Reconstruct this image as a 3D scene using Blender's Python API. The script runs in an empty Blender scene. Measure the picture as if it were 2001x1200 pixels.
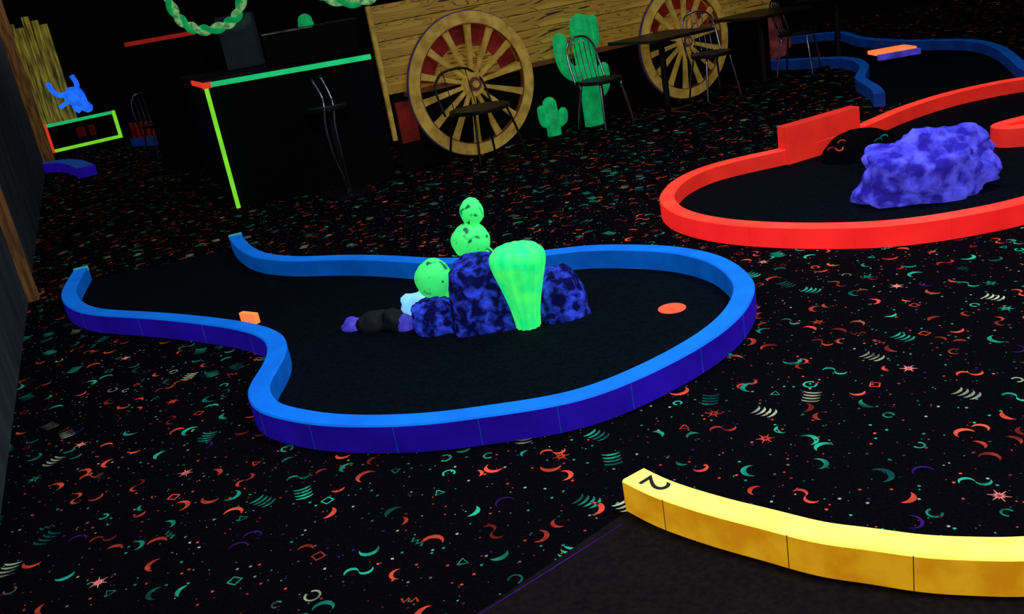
import bpy, bmesh, math, random
from mathutils import Matrix, Vector, noise
random.seed(11)
COL=bpy.context.scene.collection
try:
    bpy.context.scene.view_settings.view_transform='Standard'
    bpy.context.scene.view_settings.look='None'
except Exception: pass

# ---------------------------------------------------------------- camera
cd=bpy.data.cameras.new('camera');cam=bpy.data.objects.new('camera',cd);COL.objects.link(cam)
cam.matrix_world=Matrix.Translation((0,0,1.5))@(Matrix.Rotation(math.radians(70.5),4,'X')@Matrix.Rotation(math.radians(-10),4,'Z'))
cd.lens=32.38;cd.sensor_width=36;cd.clip_end=100
bpy.context.scene.camera=cam

# ---------------------------------------------------------------- materials
def s2l(c):
    return tuple((v/255/12.92 if v/255<=.04045 else ((v/255+.055)/1.055)**2.4) for v in c)
def mat(name,rgb,emit=0.,rough=.6,rgb2=None,scale=8.,spec=.3,metal=0.,lo=.35,hi=.65,bump=0.,stretch=(1,1,1),ergb=None,detail=4,alpha=1.,trans=0.,dist=0.):
    m=bpy.data.materials.new(name);m.use_nodes=True;nt=m.node_tree;b=nt.nodes['Principled BSDF']
    c1=(*s2l(rgb),1);c2=(*s2l(rgb2),1) if rgb2 else tuple(v*.82 for v in c1[:3])+(1,)
    tc=nt.nodes.new('ShaderNodeTexCoord');mp=nt.nodes.new('ShaderNodeMapping');mp.inputs['Scale'].default_value=stretch
    nz=nt.nodes.new('ShaderNodeTexNoise');nz.inputs['Scale'].default_value=scale;nz.inputs['Detail'].default_value=detail;nz.inputs['Distortion'].default_value=dist
    cr=nt.nodes.new('ShaderNodeValToRGB');cr.color_ramp.elements[0].position=lo;cr.color_ramp.elements[1].position=hi
    cr.color_ramp.elements[0].color=c2;cr.color_ramp.elements[1].color=c1
    nt.links.new(tc.outputs['Object'],mp.inputs[0]);nt.links.new(mp.outputs[0],nz.inputs['Vector']);nt.links.new(nz.outputs['Fac'],cr.inputs[0])
    nt.links.new(cr.outputs[0],b.inputs['Base Color'])
    b.inputs['Roughness'].default_value=rough;b.inputs['Metallic'].default_value=metal
    b.inputs['Specular IOR Level'].default_value=spec
    if trans: b.inputs['Transmission Weight'].default_value=trans
    if emit>0:
        if ergb: b.inputs['Emission Color'].default_value=(*s2l(ergb),1)
        else: nt.links.new(cr.outputs[0],b.inputs['Emission Color'])
        b.inputs['Emission Strength'].default_value=emit
    if bump>0:
        bp=nt.nodes.new('ShaderNodeBump');bp.inputs['Strength'].default_value=bump;bp.inputs['Distance'].default_value=.02
        nt.links.new(nz.outputs['Fac'],bp.inputs['Height']);nt.links.new(bp.outputs[0],b.inputs['Normal'])
    return m

M={}
M['blue_top']=mat('blue_lit_top',(6,115,225),.46,rough=.6,scale=6,rgb2=(6,102,208),spec=.12)  # one blue curb: overhead light and violet side shade put into the tints
M['blue_in']=mat('blue_shaded_inner',(5,95,192),.38,scale=5,rgb2=(5,80,170),spec=.12)
M['blue_out']=mat('blue_shaded_outer',(46,18,195),.32,scale=5,rgb2=(36,15,168),spec=.12)
M['red_top']=mat('red_lit_top',(255,66,45),.68,scale=6,rgb2=(255,50,35))  # red curb split into lit top and shaded faces by colour
M['red_in']=mat('red_shaded_inner',(235,45,30),.45,scale=5,rgb2=(215,38,28))
M['red_out']=mat('red_shaded_outer',(252,38,36),.68,scale=5,rgb2=(238,30,30))
M['yel_top']=mat('yellow_lit_top',(255,242,105),.9,scale=5,rgb2=(255,236,80))  # top tinted as lit, sides as shaded; same yellow curb
M['yel_out']=mat('yellow_shaded_side',(244,182,30),.55,scale=9,rgb2=(226,152,18),detail=10,lo=.40,hi=.60)
M['teal']=mat('teal_paint',(60,165,150),.6)
M['orange']=mat('orange_paint',(255,130,65),1.05)
M['hole']=mat('orange_hole_disc',(255,85,50),.75)
M['felt']=mat('felt_green_dark',(7,17,24),0,rough=.95,rgb2=(3,9,14),scale=60,spec=.03)
M['felt_y']=mat('felt_brown_dark',(28,23,22),0,rough=.95,rgb2=(17,15,16),scale=60,spec=.03)
M['carpet']=mat('carpet_black',(8,7,13),0,rough=1,rgb2=(3,3,6),scale=90,spec=.02)
M['m_or']=mat('carpet_motif_orange',(255,88,60),.09,rough=.9,rgb2=(105,27,22),scale=5,spec=.05,lo=.40,hi=.64)
M['m_te']=mat('carpet_motif_teal',(40,195,150),.07,rough=.9,rgb2=(8,66,60),scale=5,spec=.05,lo=.40,hi=.64)
M['m_wh']=mat('carpet_motif_pale',(195,210,165),.07,rough=.9,rgb2=(80,80,64),scale=5,spec=.05,lo=.40,hi=.64)
M['m_vi']=mat('carpet_motif_violet',(70,25,125),.05,rough=.9,rgb2=(30,10,60),scale=4.5,spec=.05)
M['m_pk']=mat('carpet_motif_pink',(255,165,150),.22,rough=.9,rgb2=(190,90,80),scale=4.5,spec=.05)
M['rock']=mat('rock_blue_painted',(52,78,235),.34,rough=.9,rgb2=(10,12,66),scale=20,lo=.44,hi=.68,bump=.7,detail=12,spec=.06,dist=.5)
M['rock_b']=mat('rock_bright_violet',(92,92,252),.48,rough=.9,rgb2=(42,34,160),scale=11,lo=.40,hi=.62,bump=.7,detail=12,spec=.06,dist=.4)
M['rock_k']=mat('rock_black',(16,20,26),0,rough=.8,scale=12,bump=.5)
M['rock_p']=mat('rock_pink',(165,75,75),.16,rough=.8,rgb2=(90,35,45),scale=8,bump=.5)
M['white_blue']=mat('pale_blue_light',(130,205,255),.9)
M['lilac']=mat('lilac_paint',(90,80,230),.4,rgb2=(40,40,140))
M['green']=mat('green_fluorescent',(70,248,108),.8,rough=.6,rgb2=(22,228,122),scale=14)
M['green_sp']=mat('green_speckled',(62,235,112),.66,rough=.6,rgb2=(10,85,58),scale=28,lo=.32,hi=.42,detail=1)
M['green_d']=mat('green_dim',(22,205,110),.34,rgb2=(14,165,92),scale=10)
M['green_l']=mat('green_tape',(30,215,125),.7)
M['lime']=mat('lime_tape',(130,235,50),.8)
M['red_l']=mat('red_tape',(245,60,40),.75)
M['red_dl']=mat('red_tape_dim',(190,35,28),.4)
M['black']=mat('black_laminate',(6,6,9),0,rough=.6,rgb2=(3,3,5),spec=.1)
M['side']=mat('counter_side_panel',(28,28,42),.03,rough=.6,rgb2=(11,11,20),scale=4,stretch=(8,8,.6),spec=.1)
M['chrome']=mat('chrome',(190,195,210),0,rough=.22,metal=1.,rgb2=(160,165,180))
M['darkmetal']=mat('dark_metal',(18,17,20),0,rough=.45,spec=.3)
M['wall']=mat('wall_dark',(14,15,24),0,rough=.9,rgb2=(9,9,16),scale=2)
M['wallp']=mat('wall_panel',(52,62,66),.05,rough=.9,rgb2=(30,37,40),scale=4,stretch=(1,1,.3))
M['post']=mat('post_brown',(130,88,46),.24,rough=.8,rgb2=(76,48,24),scale=6,stretch=(6,6,.7))  # glow added so the posts show against the dark wall
M['olive']=mat('olive_plank',(170,155,58),.36,rgb2=(66,58,20),scale=5,stretch=(6,6,.6))
M['skull']=mat('blue_skull_paint',(35,115,255),.95,rgb2=(25,85,230))
M['rope']=mat('rope_green_white',(165,225,145),.45,rgb2=(60,140,80),scale=25)
M['redw']=mat('wagon_red',(145,33,20),.14,rgb2=(95,18,12),scale=6)
M['wheel']=mat('wheel_yellow',(205,172,76),.2,rgb2=(162,128,46),scale=9,detail=8)  # glow added to brighten the wheels beyond the lamps
M['purple']=mat('grey_purple_outline',(80,64,112),.1)
M['hub']=mat('hub_brown',(120,68,36),.10)
M['ceil']=mat('ceiling_black',(10,10,14),0,rough=.95)
M['acr']=mat('acrylic',(70,80,95),.06,rough=.1,trans=.7)  # slight glow painted in so the clear panes show
M['ink']=mat('black_ink',(8,6,4),0,rough=.7,rgb2=(6,4,3))
def plankmat():
    m=bpy.data.materials.new('wagon_plank_grain');m.use_nodes=True;nt=m.node_tree;b=nt.nodes['Principled BSDF']
    tc=nt.nodes.new('ShaderNodeTexCoord');mp=nt.nodes.new('ShaderNodeMapping');mp.inputs['Scale'].default_value=(.8,1,9)
    wv=nt.nodes.new('ShaderNodeTexNoise');wv.inputs['Scale'].default_value=1.9;wv.inputs['Detail'].default_value=1.5;wv.inputs['Distortion'].default_value=.5
    cr=nt.nodes.new('ShaderNodeValToRGB');e=cr.color_ramp.elements
    e[0].position=.33;e[0].color=(*s2l((60,42,12)),1);e[1].position=.66;e[1].color=(*s2l((190,150,55)),1)
    for p,c in((.35,(178,138,48)),(.425,(170,130,44)),(.44,(58,40,12)),(.455,(176,138,48)),(.515,(174,136,46)),(.528,(66,46,14)),(.545,(182,144,52)),(.595,(176,138,48)),(.607,(80,56,18)),(.62,(186,148,54))):
        n=cr.color_ramp.elements.new(p);n.color=(*s2l(c),1)
    nt.links.new(tc.outputs['Object'],mp.inputs[0]);nt.links.new(mp.outputs[0],wv.inputs['Vector']);nt.links.new(wv.outputs['Fac'],cr.inputs[0])
    nt.links.new(cr.outputs[0],b.inputs['Base Color']);nt.links.new(cr.outputs[0],b.inputs['Emission Color']);b.inputs['Emission Strength'].default_value=.16  # glow added to brighten the planks in place of lamp light
    b.inputs['Roughness'].default_value=.7
    return m
M['plank']=plankmat()

# ---------------------------------------------------------------- helpers
def obj(name,verts,faces,mats,mi=None,parent=None,smooth=False,bevel=0.,loc=None):
    me=bpy.data.meshes.new(name);me.from_pydata([tuple(v) for v in verts],[],faces)
    for k in ([mats] if isinstance(mats,str) else mats): me.materials.append(M[k])
    if mi: 
        for p,i in zip(me.polygons,mi): p.material_index=i
    if smooth:
        for p in me.polygons: p.use_smooth=True
    me.update()
    bm=bmesh.new();bm.from_mesh(me);bmesh.ops.recalc_face_normals(bm,faces=bm.faces);bm.to_mesh(me);bm.free()
    o=bpy.data.objects.new(name,me);COL.objects.link(o)
    if parent: o.parent=parent
    if loc: o.location=loc
    if bevel:
        md=o.modifiers.new('b','BEVEL');md.width=bevel;md.segments=2;md.limit_method='ANGLE'
    return o
def empty(name,loc=(0,0,0),rz=0.):
    o=bpy.data.objects.new(name,None);COL.objects.link(o);o.location=loc;o.rotation_euler[2]=rz;o.empty_display_size=.1
    return o
def box(name,lo,hi,m,parent=None,bevel=.003,rz=0.,loc=None):
    x0,y0,z0=lo;x1,y1,z1=hi
    v=[(x0,y0,z0),(x1,y0,z0),(x1,y1,z0),(x0,y1,z0),(x0,y0,z1),(x1,y0,z1),(x1,y1,z1),(x0,y1,z1)]
    f=[(0,3,2,1),(4,5,6,7),(0,1,5,4),(1,2,6,5),(2,3,7,6),(3,0,4,7)]
    o=obj(name,v,f,m,parent=parent,bevel=bevel,loc=loc);o.rotation_euler[2]=rz
    return o
def prism(name,poly,z0,z1,m,parent=None,bevel=0.,mi=None):
    n=len(poly);v=[(x,y,z0) for x,y in poly]+[(x,y,z1) for x,y in poly]
    f=[tuple(range(n))[::-1],tuple(range(n,2*n))]+[(i,(i+1)%n,n+(i+1)%n,n+i) for i in range(n)]
    return obj(name,v,f,m,parent=parent,bevel=bevel,mi=mi)
def beam(name,a,b,w,z0,z1,m,parent=None,bevel=.003):
    a=Vector(a);b=Vector(b);d=(b-a).normalized();n=Vector((-d.y,d.x))*w/2
    return prism(name,[a-n,b-n,b+n,a+n],z0,z1,m,parent,bevel)
def smooth_pts(pts,sub=6,closed=False):
    P=[Vector(p) for p in pts];n=len(P);out=[]
    rng=range(n if closed else n-1)
    for i in rng:
        if closed: p0,p1,p2,p3=P[(i-1)%n],P[i],P[(i+1)%n],P[(i+2)%n]
        else: p0,p1,p2,p3=P[max(i-1,0)],P[i],P[i+1],P[min(i+2,n-1)]
        for k in range(sub):
            t=k/sub
            out.append(.5*((2*p1)+(p2-p0)*t+(2*p0-5*p1+4*p2-p3)*t*t+(3*p1-p0-3*p2+p3)*t**3))
    if not closed: out.append(P[-1])
    return out
def curb(name,pts,mats,w=.09,h=.11,closed=False,parent=None,sub=6,inner_left=True,seam=0):
    P=smooth_pts(pts,sub,closed);n=len(P);V=[];F=[];MI=[]
    for _ in range(2):
        Q=P[:]
        for i in range(n):
            if closed or 0<i<n-1: Q[i]=(P[i-1]+P[i]*2+P[(i+1)%n])/4
        P=Q
    b=.006;S=[]
    for i in range(n):
        if closed: d=P[(i+1)%n]-P[i-1]
        else: d=P[min(i+1,n-1)]-P[max(i-1,0)]
        d.normalize();nn=Vector((-d.y,d.x))
        L=P[i]+nn*w/2;R=P[i]-nn*w/2;L2=P[i]+nn*(w/2-b);R2=P[i]-nn*(w/2-b)
        V+=[(L.x,L.y,0),(L.x,L.y,h-b),(L2.x,L2.y,h),(R2.x,R2.y,h),(R.x,R.y,h-b),(R.x,R.y,0)]
        if seam and i%seam==seam//2: S.append((P[i].copy(),d.copy()))
    rng=range(n if closed else n-1)
    li,ri=(1,2) if inner_left else (2,1)
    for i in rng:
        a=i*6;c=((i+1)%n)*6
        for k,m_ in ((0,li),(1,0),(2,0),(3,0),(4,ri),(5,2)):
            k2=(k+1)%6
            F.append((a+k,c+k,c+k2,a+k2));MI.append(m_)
    if not closed:
        F.append((0,1,2,3,4,5));MI.append(2);F.append(tuple((n-1)*6+k for k in (5,4,3,2,1,0)));MI.append(2)
    o=obj(name,V,F,mats,MI,parent=parent)
    # board joints: hairline gaps filled with darker wood
    for k,(c,d) in enumerate(S):
        nn=Vector((-d.y,d.x))*(w/2+.0006);dd=d*.0011
        prism('board_joint_%d'%(k+1),[c-dd-nn,c+dd-nn,c+dd+nn,c-dd+nn],0,h-.004,mats[1] if mats[1]!='yel_out' else 'hub',parent)
    return o,P
def sweep(name,pts,radii,m,parent=None,seg=16,ribs=0,rib=.08,flat=1.,loc=None,cap=True):
    P=[Vector(p) for p in pts];n=len(P);V=[];F=[]
    up=Vector((0,1,0));prev=None
    for i in range(n):
        d=(P[min(i+1,n-1)]-P[max(i-1,0)]);d.normalize()
        if prev is None:
            ref=up if abs(d.dot(up))<.9 else Vector((1,0,0))
            a=ref.cross(d).normalized()
        else:
            a=(prev-d*prev.dot(d)).normalized()
        prev=a;b_=d.cross(a)
        for k in range(seg):
            t=2*math.pi*k/seg;r=radii[i]*(1+(rib*math.cos(ribs*t) if ribs else 0))
            V.append(P[i]+a*r*math.cos(t)+b_*r*flat*math.sin(t))
    for i in range(n-1):
        for k in range(seg):
            F.append((i*seg+k,i*seg+(k+1)%seg,(i+1)*seg+(k+1)%seg,(i+1)*seg+k))
    F.append(tuple(range(seg))[::-1]);F.append(tuple((n-1)*seg+k for k in range(seg)))
    return obj(name,V,F,m,parent=parent,smooth=True,loc=loc)
def capsule(name,pts,r,m,parent=None,seg=40,ribs=10,rib=.07,flat=1.,loc=None):
    P=smooth_pts([Vector(p) for p in pts],6);d1=(P[-1]-P[-2]).normalized()
    R=[r]*len(P)
    for k in range(1,7):
        P.append(P[-1]+d1*r*(math.sin(k/6*math.pi/2)-math.sin((k-1)/6*math.pi/2)));R.append(max(r*math.cos(k/6*math.pi/2),.002))
    return sweep(name,P,R,m,parent,seg,ribs,rib,flat,loc)
def tube(name,pts,r,m,parent=None,sub=4,seg=8):
    P=smooth_pts([Vector(p) for p in pts],sub);return sweep(name,P,[r]*len(P),m,parent,seg)
def blob(name,c,s,m,parent=None,seed=0,amp=.18,sq=1.,sub=4,freq=1.6,rz=0.,clip=True,taper=0.,lean=0.,fine=1.):
    bm=bmesh.new();bmesh.ops.create_icosphere(bm,subdivisions=sub,radius=1.)
    for v in bm.verts:
        n=v.co.normalized()
        q=Vector([math.copysign(abs(t)**sq,t) for t in n])
        k=1+amp*noise.noise(n*freq+Vector((seed*7.3,seed*3.1,seed)))+fine*(amp*.45*noise.noise(n*freq*3+Vector((seed,2,seed*5)))+amp*.2*noise.noise(n*freq*8+Vector((3,seed,1))))
        q*=k
        tf=1-taper*(q.z+1)/2
        co=Matrix.Rotation(rz,3,'Z')@Vector((q.x*s[0]*tf+lean*(q.z+1)/2,q.y*s[1]*tf,q.z*s[2]))
        co.z+=c[2]
        if clip and co.z<0: co.z=0
        v.co=co
    me=bpy.data.meshes.new(name);bm.to_mesh(me);bm.free()
    me.materials.append(M[m])
    for p in me.polygons:p.use_smooth=True
    o=bpy.data.objects.new(name,me);COL.objects.link(o);o.location=(c[0],c[1],0)
    if parent:o.parent=parent
    return o
def disc(name,c,r,h,m,parent=None,n=32,bevel=0):
    return prism(name,[(c[0]+r*math.cos(2*math.pi*i/n),c[1]+r*math.sin(2*math.pi*i/n)) for i in range(n)],c[2],c[2]+h,m,parent,bevel)
def inpoly(x,y,P):
    r=False;j=len(P)-1
    for i in range(len(P)):
        if (P[i][1]>y)!=(P[j][1]>y) and x<(P[j][0]-P[i][0])*(y-P[i][1])/(P[j][1]-P[i][1])+P[i][0]: r=not r
        j=i
    return r

# ---------------------------------------------------------------- room shell
def wx(y): return -2.16-.41*(y-3.2)      # left wall line
shell=[(wx(-3),-3.),(9.5,-3.),(9.5,24.5),(wx(17.6),17.6)]
prism('floor',shell,-.1,0,'carpet')
prism('ceiling',shell,2.95,3.05,'ceil')
def wall(name,a,b,m='wall',w=.12,z1=2.95):
    a=Vector(a);b=Vector(b);d=(b-a).normalized();n=Vector((d.y,-d.x))*w
    return prism(name,[a,b,b+n,a+n],0,z1,m)
wall('wall_left',shell[3],shell[0],'wallp',w=-.12)
wall('wall_back',shell[2],shell[3],w=-.12)
wall('wall_right',shell[1],shell[2],w=.12)
wall('wall_front',shell[0],shell[1],w=.12)
vdir=Vector((-.379,.925));vn=Vector((.925,.379))
for y,w,t,off in ((6.0,.10,.16,.11),(13.7,.2,.34,.10),(3.05,.1,.1,.02),(9.6,.1,.14,.04)):
    b=Vector((wx(y),y))+vn*off
    beam('wall_post',b-vdir*w/2,b+vdir*w/2,t,0,2.95,'post')
beam('baseboard_left',(wx(-2.9)+.01,-2.9),(wx(17)+.01,17),.03,0,.1,'wall')

# ---------------------------------------------------------------- hole 1 (blue)
blue=[(-2.90,6.29),(-2.83,5.99),(-2.74,5.67),(-2.58,5.36),(-2.36,5.10),(-2.06,4.90),(-1.78,4.71),(-1.48,4.48),(-1.28,4.30),(-1.14,4.12),(-1.08,3.93),(-1.07,3.75),(-1.08,3.59),(-1.07,3.46),(-1.01,3.31),(-.91,3.20),(-.73,3.07),(-.52,2.98),(-.33,2.93),(-.13,2.91),(.05,2.90),(.21,2.92),(.39,3.00),(.59,3.13),(.76,3.28),(.89,3.45),(.98,3.64),(1.01,3.80),(1.00,4.01),(.94,4.20),(.81,4.39),(.62,4.54),(.45,4.64),(.29,4.68),(.05,4.73),(-.23,4.83),(-.43,4.95),(-.71,5.18),(-1.01,5.37),(-1.25,5.49),(-1.48,5.69),(-1.62,5.90),(-1.76,6.20),(-1.86,6.49)]
g1=empty('blue_mini_golf_hole')
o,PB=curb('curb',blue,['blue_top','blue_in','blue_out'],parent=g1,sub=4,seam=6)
feltB=[tuple(p) for p in PB]
prism('putting_felt',feltB,0.001,.008,'felt',g1)
disc('hole_cup',(.70,3.82,.0085),.062,.003,'hole',g1)
for k,(a,b) in enumerate(((PB[0],PB[2]),(PB[-1],PB[-3]))):
    d=(Vector(b)-Vector(a)).normalized();a=Vector(a)
    beam('end_plate_%d'%(k+1),a-d*.005,a+d*.035,.092,.08,.114,'teal',g1)
mk=box('start_marker',(-.06,-.015,0),(.06,.015,.055),'orange',g1,rz=math.radians(-38),loc=(-1.335,4.515,.065))

# rocks and cacti on hole 1
blob('painted_boulder',(-.135,4.06,.13),(.168,.16,.202),'rock',seed=1,amp=.10,sq=.5,taper=.20,lean=.015,sub=5)
blob('painted_boulder',(-.36,4.12,.05),(.115,.12,.09),'rock',seed=4,amp=.2,sq=.7,sub=5)
blob('painted_boulder',(.235,4.03,.07),(.145,.15,.155),'rock',seed=9,amp=.12,sq=.72,taper=.3,lean=-.02,sub=5)
blob('painted_boulder',(.03,4.18,.10),(.15,.10,.14),'rock',seed=12,amp=.2,sq=.8)
pc=empty('prickly_pear_cactus')
for nme,c,s in (('pad_1',(-.345,4.22,.215),(.092,.06,.10)),('pad_2',(-.14,4.28,.355),(.095,.07,.088)),('pad_3',(-.11,4.28,.492),(.057,.05,.068)),('pad_4',(-.24,4.27,.10),(.14,.06,.13)),('pad_5',(-.11,4.285,.2),(.09,.05,.13))):
    blob(nme,c,s,'green_sp',pc,seed=2,amp=.05,sub=4,clip=False)
prof=[(0,.054),(.03,.056),(.08,.062),(.14,.074),(.2,.089),(.26,.106),(.31,.118),(.345,.119),(.37,.108),(.388,.085),(.398,.05),(.402,.005)]
PP=smooth_pts([Vector((z,r_,0)) for z,r_ in prof],4)
sweep('barrel_cactus',[(.06,3.92,max(q.x,0)+.0) for q in PP],[max(q.y,.003) for q in PP],'green',seg=96,ribs=12,rib=.06)
blob('painted_pebble',(-.79,4.31,.02),(.055,.05,.045),'lilac',seed=3,amp=.2,sub=3)
blob('painted_pebble',(-.52,4.17,.03),(.05,.04,.05),'lilac',seed=6,amp=.2,sub=3)
blob('pale_blue_glow',(-.46,4.38,.05),(.085,.05,.055),'white_blue',seed=8,amp=.35,sub=3,sq=.8)  # glowing lump standing in for a blurred patch of light
blob('dark_rock',(-.67,4.24,.03),(.09,.06,.07),'rock_k',seed=5,amp=.3,sub=3)
blob('dark_rock',(-.57,4.2,.03),(.06,.06,.08),'rock_k',seed=15,amp=.3,sub=3)

# ---------------------------------------------------------------- hole 3 (red)
red=[(2.96,4.31),(2.49,4.17),(2.23,4.14),(1.99,4.15),(1.77,4.21),(1.52,4.36),(1.30,4.55),(1.14,4.76),(1.03,5.03),(1.02,5.31),(1.07,5.52),(1.21,5.79),(1.44,6.00),(1.71,6.09),(2.02,6.14),(2.30,6.25),(2.64,6.42),(3.07,6.77),(3.59,7.05),(4.04,7.14),(4.24,7.12),(4.78,7.03),(5.1,6.4),(4.95,5.5),(4.3,4.8),(3.6,4.5)]
g3=empty('red_mini_golf_hole')
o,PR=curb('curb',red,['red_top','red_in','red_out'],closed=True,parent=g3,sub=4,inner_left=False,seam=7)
feltR=[tuple(p) for p in PR]
prism('putting_felt',feltR,0.001,.008,'felt',g3)
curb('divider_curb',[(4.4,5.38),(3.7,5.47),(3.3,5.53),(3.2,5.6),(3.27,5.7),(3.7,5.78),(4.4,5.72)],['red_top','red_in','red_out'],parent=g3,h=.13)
beam('bumper_board',(1.99,6.115),(2.60,6.39),.095,.0,.265,'red_in',g3,.006)
blob('carpet_mound',(2.47,5.98,.0),(.27,.2,.185),'carpet',g3,seed=3,amp=.06)
bo=blob('painted_boulder',(2.37,4.87,.14),(.365,.25,.225),'rock_b',seed=37,amp=.30,sq=.86,sub=5,freq=1.7,rz=.08,taper=.08,fine=.7)

# ---------------------------------------------------------------- hole 2 (yellow)
yel=[(.262,2.325),(.33,2.22),(.44,2.10),(.55,2.00),(.65,1.91),(.75,1.85),(.85,1.79),(.95,1.75),(1.05,1.72),(1.21,1.70),(1.5,1.74),(1.9,1.9)]
g2=empty('yellow_mini_golf_hole')
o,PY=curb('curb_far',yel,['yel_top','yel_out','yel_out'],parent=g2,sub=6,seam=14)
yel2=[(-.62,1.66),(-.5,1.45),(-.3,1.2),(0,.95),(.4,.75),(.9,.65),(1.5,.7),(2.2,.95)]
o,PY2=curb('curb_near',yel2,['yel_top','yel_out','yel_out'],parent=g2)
feltY=[tuple(p) for p in PY]+[tuple(p) for p in PY2[::-1]]
prism('putting_felt',feltY,0.001,.008,'felt_y',g2)
beam('start_line',(.20,2.235),(-.55,1.725),.004,.008,.0095,'m_vi',g2,0)
tcv=bpy.data.curves.new('number_2','FONT');tcv.body='2';tcv.size=.12;tcv.align_x='CENTER';tcv.align_y='CENTER';tcv.extrude=.0006;tcv.offset=.0004
tcv.materials.append(M['ink'])
to=bpy.data.objects.new('number_2',tcv);COL.objects.link(to);to.parent=g2;to.location=(.308,2.255,.1112);to.rotation_euler=(0,0,math.radians(-145))

# ---------------------------------------------------------------- background blue course
M['blue_top_dim']=mat('blue_dim_top',(8,88,185),.22,rgb2=(8,72,158))  # dimmer copies of the curb blue; weak background light put into the colour
M['blue_in_dim']=mat('blue_dim_side',(6,60,145),.17,rgb2=(6,48,120))
g4=empty('blue_mini_golf_hole')
o,PO=curb('curb_outer',[(4.3,13.1),(4.44,12.81),(4.88,12.39),(4.75,11.41),(4.85,10.46),(5.15,9.69),(5.03,8.89),(4.72,8.07),(4.52,7.59),(4.45,7.35)],['blue_top_dim','blue_in_dim','blue_in_dim'],parent=g4,inner_left=False)
o,_=curb('curb_inner',[(3.3,11.0),(3.55,10.6),(3.97,9.95),(3.86,9.2),(3.53,8.53),(3.40,7.91),(3.28,7.54)],['blue_top_dim','blue_in_dim','blue_in_dim'],parent=g4)
feltG=[tuple(p) for p in PO]+[tuple(p) for p in _[::-1]]
prism('putting_felt',feltG,0.001,.008,'felt',g4)
rp=empty('orange_ramp_plate',(4.40,9.78,0),math.radians(0))
prism('top',[(-.20,-.14),(.20,-.14),(.20,.14),(-.20,.14)],.10,.14,'orange',rp,.004)
prism('edge',[(-.22,-.19),(.22,-.19),(.22,-.14),(-.22,-.14)],.06,.12,'lilac',rp,.004)
prism('base',[(-.18,-.12),(.18,-.12),(.18,.12),(-.18,.12)],.008,.10,'black',rp)
blob('pink_rock',(3.72,11.75,.2),(.26,.22,.28),'rock_p',seed=31,amp=.3,sub=4)

# ---------------------------------------------------------------- wagon mural
wa=math.atan2(.455,.891)
wg=empty('covered_wagon_cutout',(-.08,8.68,0),wa)
z=.70
for i in range(5):
    h=.146
    q=box('plank_%d'%(i+1),(-.79,0,0),(3.9,.03,h),'plank',wg,.004,loc=(0,0,z));z+=h+.006
box('bed_rail',(-.60,-.02,.655),(3.9,.02,.70),'hub',wg)
box('corner_strip',(-.79,-.012,.30),(-.752,.02,1.46),'wheel',wg)
box('backing_board',(-.74,.035,.0),(3.85,.05,1.45),'black',wg)
box('red_panel',(-.70,.02,.25),(-.52,.034,.62),'redw',wg)
def ring3(name,c,ro,ri,y0,y1,m,parent,n=72,a0=0,a1=360):
    V=[];F=[];full=(a1-a0)>=360;cnt=n if full else n+1
    for i in range(cnt):
        a=math.radians(a0+(a1-a0)*i/n)
        for r_,y in ((ro,y0),(ro,y1),(ri,y1),(ri,y0)): V.append((c[0]+r_*math.cos(a),y,c[1]+r_*math.sin(a)))
    for i in range(n):
        j=(i+1)%cnt
        for k in range(4): F.append((i*4+k,j*4+k,j*4+(k+1)%4,i*4+(k+1)%4))
    if not full: F.append((0,1,2,3));F.append(tuple(n*4+k for k in (3,2,1,0)))
    return obj(name,V,F,m,parent=parent)
def wheel(c,R,tag):
    s=R/.64
    e=bpy.data.objects.new(tag,None);COL.objects.link(e);e.parent=wg
    ring3('rim',c,R,R-.105*s,-.10,-.05,'wheel',e)
    ring3('rim_outline',c,R+.008,R-.001,-.085,-.055,'purple',e)
    ring3('rim_inner_line',c,R-.103*s,R-.111*s,-.102,-.05,'hub',e)
    ring3('red_ring_board',c,R-.10*s,.36*s,-.012,-.006,'redw',e,a0=12,a1=168)  # red painted arc behind the spokes
    for i in range(14):
        a=2*math.pi*(i+.3)/14;d=Vector((math.cos(a),0,math.sin(a)));q=Vector((-math.sin(a),0,math.cos(a)));cc=Vector((c[0],0,c[1]))
        r0,r1=.08*s,R-.10*s;V=[];
        for rr,w in ((r0,.015),(r0+.14*s,.019),(r1-.08*s,.028),(r1,.034)):
            w*=s
            for yy in (-.09,-.055):
                V+=[cc+d*rr-q*w+Vector((0,yy,0)),cc+d*rr+q*w+Vector((0,yy,0))]
        F=[]
        for k in range(3):
            a_=k*4;b_=a_+4
            F+=[(a_,b_,b_+1,a_+1),(a_+2,a_+3,b_+3,b_+2),(a_,a_+2,b_+2,b_),(a_+1,b_+1,b_+3,a_+3)]
        F+=[(0,1,3,2),(12,14,15,13)]
        obj('spoke_%d'%(i+1),V,F,'wheel',parent=e,bevel=.003)
    ring3('hub',c,.105*s,.062*s,-.12,-.05,'wheel',e,n=32)
    ring3('hub_ring',c,.064*s,.03*s,-.135,-.05,'hub',e,n=32)
    ring3('hub_cap',c,.032*s,.002,-.15,-.05,'wheel',e,n=24)
wheel((.05,.64),.64,'front_wheel');wheel((2.56,.58),.575,'rear_wheel')

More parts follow.
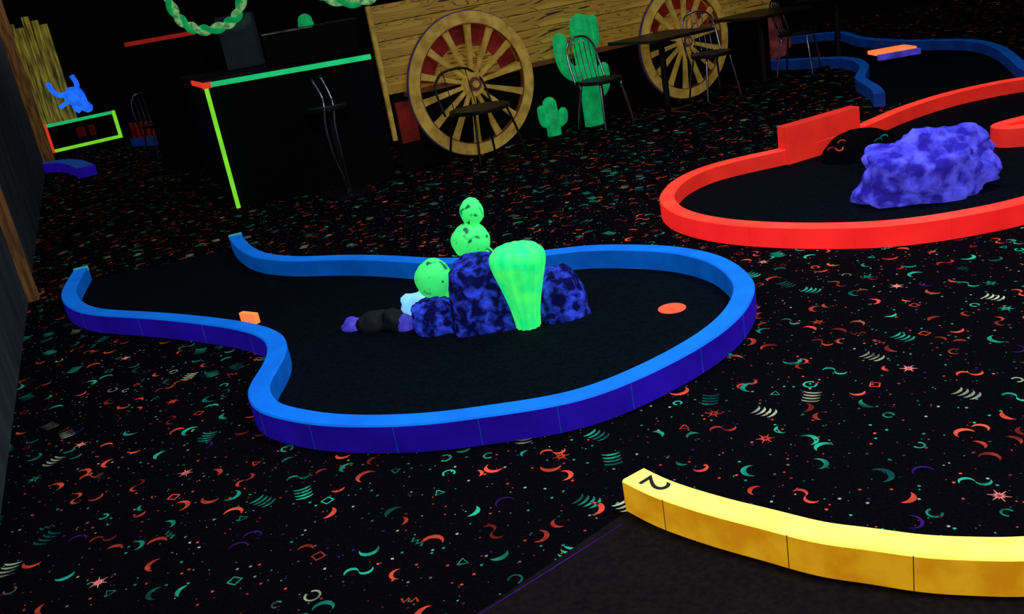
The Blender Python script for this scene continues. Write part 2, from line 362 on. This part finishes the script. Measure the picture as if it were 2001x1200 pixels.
# ---------------------------------------------------------------- cutout cacti near wagon
def wp(s,off,z=0.):
    return (-.08+.891*s+.455*off,8.68+.455*s-.891*off,z)
sc=empty('saguaro_cactus',wp(1.27,.16),wa)
capsule('trunk',[(0,0,0),(-.005,0,.4),(-.03,0,.96)],.105,'green_d',sc,flat=.7)
capsule('arm_left',[(-.06,0,.50),(-.2,0,.55),(-.27,0,.66),(-.28,0,.86)],.068,'green_d',sc,flat=.7)
capsule('arm_right',[(.04,0,.72),(.10,0,.78),(.115,0,.86),(.11,0,.98)],.055,'green_d',sc,flat=.7)
capsule('arm_low',[(.05,0,.28),(.14,0,.32),(.18,0,.40),(.18,0,.52)],.055,'green_d',sc,flat=.7)
s2=empty('small_cactus',wp(.80,.14),wa)
capsule('trunk',[(0,0,0),(.0,0,.15),(-.01,0,.30)],.07,'green_d',s2,flat=.7)
capsule('arm_left',[(-.03,0,.12),(-.10,0,.15),(-.11,0,.27)],.04,'green_d',s2,flat=.7)
capsule('arm_right',[(.03,0,.10),(.12,0,.13),(.13,0,.20)],.045,'green_d',s2,flat=.7)

# ---------------------------------------------------------------- cafe chairs / tables
def chair(loc,rz,seat=.44,back=.86,back_wires=5,name='cafe_chair',r=.2,mm='chrome'):
    e=empty(name,loc,rz);k=r/.2
    disc('seat',(0,0,seat),r,.035,'darkmetal',e,bevel=.006)
    for i,(x,y) in enumerate(((-.17,-.17),(.17,-.17),(-.17,.17),(.17,.17))):
        x*=k;y*=k
        tube('leg_%d'%(i+1),[(x*.75,y*.75,seat),(x*.95,y*.95,seat*.5),(x*1.1,y*1.1,0)],.011,mm,e)
    tube('back_hoop',[(-.19*k,.13*k,seat),(-.19*k,.19*k,seat+.2),(-.165*k,.22*k,back-.08),(-.08*k,.235*k,back),(.08*k,.235*k,back),(.165*k,.22*k,back-.08),(.19*k,.19*k,seat+.2),(.19*k,.13*k,seat)],.011,mm,e)
    for i in range(back_wires):
        x=-.12+.24*i/(back_wires-1)
        tube('back_wire_%d'%(i+1),[(x,.17*k,seat+.02),(x,.205*k,seat+.2),(x,.23*k,back-.01)],.005,mm,e,seg=6)
    return e
def table(loc,rz,sx=.36,name='cafe_table'):
    e=empty(name,loc,rz)
    box('top',(-sx,-sx,.72),(sx,sx,.75),'darkmetal',e,.006)
    tube('pedestal',[(0,0,.02),(0,0,.4),(0,0,.72)],.03,'darkmetal',e,seg=12)
    box('foot_1',(-.3,-.03,0),(.3,.03,.03),'darkmetal',e);box('foot_2',(-.03,-.3,0),(.03,.3,.03),'darkmetal',e)
    return e
chair(wp(-.10,.42),wa+.1,back=.80,back_wires=2,r=.27,mm='darkmetal')
chair(wp(1.16,.50),wa+.15)
table(wp(1.85,.58),wa)
chair(wp(2.48,.55),wa-.2)
table(wp(3.10,.62),wa)
chair(wp(3.72,.5),wa+.5,back=.8)
table(wp(4.32,.5),wa,sx=.3)
chair((-4.15,12.4,0),.7);chair((-3.65,12.0,0),-.5)

# bar stool by counter
bs=empty('bar_stool',(-1.22,7.82,0),0)
disc('base',(0,0,0),.2,.02,'darkmetal',bs);tube('post',[(0,0,.02),(0,0,.4),(0,0,.72)],.02,'darkmetal',bs)
disc('seat',(0,0,.72),.17,.04,'darkmetal',bs,bevel=.008)
tube('frame_left',[(-.07,-.05,.99),(-.01,-.12,.86),(.0,-.16,.76),(-.02,-.17,.6),(-.01,-.15,.35),(.03,-.12,.12),(.03,-.1,.02)],.009,'chrome',bs)
tube('frame_right',[(.0,-.02,1.0),(.05,-.08,.86),(.07,-.12,.76),(.05,-.13,.6),(.05,-.12,.4),(.05,-.1,.2),(.05,-.09,.02)],.009,'chrome',bs)

# ---------------------------------------------------------------- counter
ct=empty('snack_counter')
A=Vector((-2.22,8.05));B=Vector((-.80,8.04));Cc=Vector((-1.68,10.9));D=Vector((-3.11,10.3))
prism('body',[A+Vector((.03,.03)),B+Vector((0,.03)),Cc,D+Vector((.03,0))],0,1.04,['black','side'],ct,mi=[0,0,0,0,0,1])
prism('top',[A,B,Cc,D],1.04,1.085,'black',ct)
beam('edge_strip_front',A+Vector((.05,-.008)),B+Vector((0,-.008)),.018,1.045,1.087,'green_l',ct)
sd=(D-A).normalized();sn=Vector((sd.y,-sd.x))*-.008
beam('edge_strip_side',A+sn,A+sd*.85+sn,.02,1.045,1.087,'red_l',ct)
beam('edge_strip_corner',A+Vector((-.02,-.01)),A+Vector((.06,-.01)),.025,1.04,1.09,'red_l',ct)
beam('edge_strip_vertical',A+Vector((-.008,0)),A+Vector((.024,0)),.03,0,1.04,'lime',ct)
bb=empty('back_bar_cabinet')
off=Vector((.14,0))
beam('body',Vector((-3.85,10.95))+off,Vector((-3.15,11.15))+off,.3,0,1.46,'black',bb)
beam('edge_strip',Vector((-3.85,10.78))+off,Vector((-3.12,10.99))+off,.03,1.47,1.515,'red_dl',bb)
beam('shelf',Vector((-3.85,10.95))+off,Vector((-3.15,11.15))+off,.34,1.46,1.505,'black',bb)
ac=empty('acrylic_display_box',(-2.22,9.75,1.087),.1)
for nme,lo,hi in (('front',(-.17,-.15,0),(.17,-.145,.5)),('back',(-.17,.145,0),(.17,.15,.5)),('left',(-.17,-.145,0),(-.165,.145,.5)),('right',(.165,-.145,0),(.17,.145,.5)),('lid',(-.17,-.15,.5),(.17,.15,.506))):
    box(nme,lo,hi,'acr',ac,0)
box('green_card',(-.12,-.10,.36),(.10,-.095,.47),'green_d',ac,0);box('card_stand',(-.01,-.099,0),(.01,-.09,.36),'darkmetal',ac,0)
rg=box('cash_register',(-.42,-.2,0),(.42,.2,.30),'black',bevel=.02,loc=(-1.35,8.7,1.085),rz=.05)
box('register_highlight',(-.40,-.205,.285),(.05,-.2,.295),'m_wh',rg,0)  # pale strip drawn as the highlight along the edge
disc('green_dome',(-.02,-.05,.30),.07,.03,'green_d',rg);blob('green_knob',(-.02,-.05,.345),(.065,.065,.06),'green_d',rg,amp=.02,clip=False,sub=3)
def rope(name,pts):
    e=empty(name);P=smooth_pts([Vector(p) for p in pts],14)
    for k in range(2):
        Q=[]
        for i,p in enumerate(P):
            d=(P[min(i+1,len(P)-1)]-P[max(i-1,0)]).normalized();a=Vector((0,1,0));b_=d.cross(a).normalized()
            t=i*.42+math.pi*k;Q.append(p+a*.026*math.cos(t)+b_*.026*math.sin(t))
        sweep('strand_%d'%(k+1),Q,[.026]*len(Q),'rope' if k==0 else 'green_d',e,seg=10)
rope('rope_garland',[(-2.66,9,2.94),(-2.64,9,2.3),(-2.6,9,1.83),(-2.52,9,1.60),(-2.35,9,1.50),(-2.12,9,1.52),(-1.98,9,1.64),(-1.86,9,2.0),(-1.85,9,2.94)])
rope('rope_garland',[(-1.5,9,2.94),(-1.48,9,2.2),(-1.35,9,1.75),(-1.1,9,1.55),(-.8,9,1.52),(-.55,9,1.7),(-.4,9,2.2),(-.4,9,2.94)])

# ---------------------------------------------------------------- far left props
fp=empty('plank_fence')
for i in range(6):
    a=Vector((-7.62,16.5))+Vector((.94,.33))*(i*.125);b=a+Vector((.94,.33))*.115
    beam('plank_%d'%(i+1),a,b,.03,0,2.2-.08*((i*37)%3),'olive',fp,.006)
bx=empty('neon_edged_box')
a=Vector((-7.14,15.84));b=Vector((-6.17,16.5));d=(b-a).normalized();n=Vector((-d.y,d.x))
prism('body',[a+n*.02,b+n*.02,b+n*.3,a+n*.3],0,.44,'black',bx)
beam('edge_bottom',a,b,.05,0,.05,'lime',bx);beam('edge_top',a+n*.0,b,.05,.42,.47,'green_l',bx)
beam('edge_left',a,a+d*.05,.06,.0,.47,'red_l',bx);beam('edge_right',b-d*.05,b,.06,0,.47,'lime',bx)
beam('red_figure',a+d*.48-n*.0,a+d*.62,.02,.16,.32,'redw',bx);beam('red_figure_2',a+d*.68-n*.0,a+d*.78,.02,.14,.32,'redw',bx)
sk=empty('longhorn_skull',(-6.74,16.35,-.06),0);sk.scale=(1.1,1.1,1.0)
sweep('head',[(0,0,1.0),(.03,-.03,.95),(.08,-.06,.85),(.17,-.09,.72),(.25,-.1,.64),(.28,-.1,.62)],[.06,.14,.15,.09,.075,.03],'skull',sk,seg=16)
tube('horn_left',[(-.02,0,.95),(-.16,0,.93),(-.25,0,1.0),(-.29,-.02,1.16)],.04,'skull',sk)
tube('horn_right',[(.05,0,.97),(.12,0,1.02),(.13,0,1.1),(.10,-.02,1.22)],.04,'skull',sk)
tube('jaw_left',[(0,-.05,.85),(-.12,-.06,.78),(-.2,-.06,.74)],.035,'skull',sk)
tube('jaw_right',[(.05,-.05,.82),(.02,-.06,.7),(.08,-.06,.62)],.04,'skull',sk)
tube('stand',[(.1,.02,.06),(.1,.02,.4),(.1,0,.78)],.02,'darkmetal',sk)
g5=empty('blue_mini_golf_hole')
curb('curb',[(-6.42,13.2),(-6.05,13.3),(-5.6,12.9),(-5.05,12.0)],['blue_top_dim','blue_in_dim','blue_out'],w=.22,h=.13,parent=g5)
pf=empty('red_picket_fence')
a=Vector((-5.35,14.7));b=Vector((-4.39,13.93))
beam('blue_base',a,b,.1,0,.12,'blue_in_dim',pf)
for i in range(9):
    q=a+(b-a)*(i+.5)/9;d=(b-a).normalized()*.032
    beam('picket_%d'%(i+1),q-d,q+d,.03,.12,.36,'redw',pf)

# ---------------------------------------------------------------- carpet motifs
V=[];F=[];MI=[]
def quadstrip(L,R,mi):
    b0=len(V);n=len(L)
    for l,r_ in zip(L,R): V.append((l[0],l[1],.0015));V.append((r_[0],r_[1],.0015))
    for i in range(n-1): F.append((b0+2*i,b0+2*i+1,b0+2*i+3,b0+2*i+2));MI.append(mi)
def stroke(pts,w,mi,taper=False):
    n=len(pts);L=[];R=[]
    for i,p in enumerate(pts):
        a=pts[max(i-1,0)];b=pts[min(i+1,n-1)];dx,dy=b[0]-a[0],b[1]-a[1];l=math.hypot(dx,dy) or 1
        ww=w*(math.sin(math.pi*(i+.15)/(n-.7)) if taper else 1)/2
        L.append((p[0]-dy/l*ww,p[1]+dx/l*ww));R.append((p[0]+dy/l*ww,p[1]-dx/l*ww))
    quadstrip(L,R,mi)
def place(cx,cy,rot,pts): 
    c,s=math.cos(rot),math.sin(rot);return [(cx+x*c-y*s,cy+x*s+y*c) for x,y in pts]
def arc(r,a0,a1,n=9): return [(r*math.cos(math.radians(a0+(a1-a0)*i/(n-1))),r*math.sin(math.radians(a0+(a1-a0)*i/(n-1)))) for i in range(n)]
def motif(cx,cy):
    t=random.random();rot=random.random()*6.283
    if t<.50:   # crescent
        r=random.uniform(.022,.036);stroke(place(cx,cy,rot,arc(r,0,random.choice((130,160,190)))),r*.55,0 if random.random()<.6 else 1,True)
    elif t<.61: # coil
        mi=1 if random.random()<.6 else 2;rot=random.uniform(-.5,.9)
        for k in range(4): stroke(place(cx,cy,rot,[(x,y*.5+.021*(k-1.5)) for x,y in arc(.032,200,345,7)]),.011,mi,True)
    elif t<.73: # wave
        mi=0 if random.random()<.75 else 1;r=.021
        stroke(place(cx,cy,rot,[(x-r,y) for x,y in arc(r,0,180,8)]),.012,mi,True);stroke(place(cx,cy,rot,[(x+r,y) for x,y in arc(r,180,360,8)]),.012,mi,True)
    elif t<.77: # triangle
        s=.018;pts=[(0,s),(-s*.87,-s/2),(s*.87,-s/2),(0,s)];stroke(place(cx,cy,rot,pts),.005,random.choice((1,1,0)))
    elif t<.81: # square
        s=.015;pts=[(-s,-s),(s,-s),(s,s),(-s,s),(-s,-s)];stroke(place(cx,cy,rot,pts),.006,random.choice((0,0,1)))
    elif t<.86: # starburst
        mi=random.choice((4,0,1));
        for k in range(6):
            a=rot+k*math.pi/6;l=.030 if k%2 else .017
            stroke([(cx-l*math.cos(a),cy-l*math.sin(a)),(cx,cy),(cx+l*math.cos(a),cy+l*math.sin(a))],.007,mi,True)
    elif t<.93: # ring / open ring
        r=random.uniform(.012,.022);stroke(place(cx,cy,rot,arc(r,0,random.choice((250,320)),12)),.007,random.choice((1,1,0,2)))
    elif t<.96: # zigzag
        pts=[(-.025+.01*i,.009*(-1)**i) for i in range(6)];stroke(place(cx,cy,rot,pts),.007,random.choice((0,1)))
    else:
        stroke(place(cx,cy,rot,arc(.03,0,200,10)),.009,3,True)
polys=[feltB,feltR,feltY,feltG]
bbs=[(min(p[0] for p in P)-.05,max(p[0] for p in P)+.05,min(p[1] for p in P)-.05,max(p[1] for p in P)+.05) for P in polys]
def free(x,y):
    if x<wx(y)+.1 or x>9.2: return False
    for P,b in zip(polys,bbs):
        if b[0]<x<b[1] and b[2]<y<b[3] and inpoly(x,y,P): return False
    return True
g=.118;y=.9
while y<15:
    x=-(.75*y+1.3)
    while x<.75*y+1.3:
        px,py=x+random.uniform(-.055,.055),y+random.uniform(-.055,.055)
        if free(px,py) and random.random()<.72: motif(px,py)
        if y<8:
            for _ in range(5):
                qx,qy=x+random.uniform(0,g),y+random.uniform(0,g)
                if free(qx,qy):
                    s=random.choice((.0015,.0025,.004));mi=random.choice((0,0,1,1,2,3))
                    quadstrip([(qx-s,qy-s),(qx-s,qy+s)],[(qx+s,qy-s),(qx+s,qy+s)],mi)
        x+=g
    y+=g
me=bpy.data.meshes.new('carpet_pattern');me.from_pydata(V,[],F)
for k in ('m_or','m_te','m_wh','m_vi','m_pk'): me.materials.append(M[k])
me.polygons.foreach_set('material_index',MI);me.update()
co=bpy.data.objects.new('carpet_pattern',me);COL.objects.link(co)
# woven crescents on the carpeted mound
for k,(x,y,zz,mi,fl) in enumerate(((2.235,5.90,.10,0,1),(2.275,5.86,.115,0,-1),(2.30,5.885,.14,0,1),(2.52,5.83,.12,1,1),(2.56,5.84,.135,1,1))):
    P=[(x+.024*math.cos(t),y-.012*abs(math.sin(t)),zz+.018*fl*math.sin(t)) for t in [math.pi*j/6 for j in range(7)]]
    tube('mound_motif_%d'%(k+1),P,.005,('m_or','m_te')[mi],g3)

# ---------------------------------------------------------------- lights
w=bpy.data.worlds.new('world');bpy.context.scene.world=w;w.use_nodes=True
w.node_tree.nodes['Background'].inputs[0].default_value=(.004,.006,.014,1);w.node_tree.nodes['Background'].inputs[1].default_value=1
def light(loc,size,power,color=(.8,.85,1),rz=0.):
    l=bpy.data.lights.new('blacklight','AREA');l.shape='RECTANGLE';l.size=size[0];l.size_y=size[1];l.energy=power;l.color=color
    o=bpy.data.objects.new('blacklight',l);COL.objects.link(o);o.location=loc;o.rotation_euler[2]=rz
    fx=empty('blacklight_fixture',(loc[0],loc[1],0),rz)
    box('housing',(-size[0]/2,-.06,loc[2]+.02),(size[0]/2,.06,2.95),'black',fx)
    return o
light((1.5,2.0,2.8),(1.2,.1),68)
light((-.3,3.4,2.8),(1.2,.1),38)
light((2.4,4.5,2.8),(1.2,.1),48)
light((-1.6,1.8,2.8),(1.2,.1),28)
light((.9,7.4,2.8),(1.2,.1),12,rz=wa)
light((3.6,8.2,2.8),(1.2,.1),9,rz=wa)
light((-2.7,6.2,2.8),(1.2,.1),4)
light((-5.3,13.5,2.8),(1.2,.1),8)
light((-1.6,9.6,2.8),(1.2,.1),4)
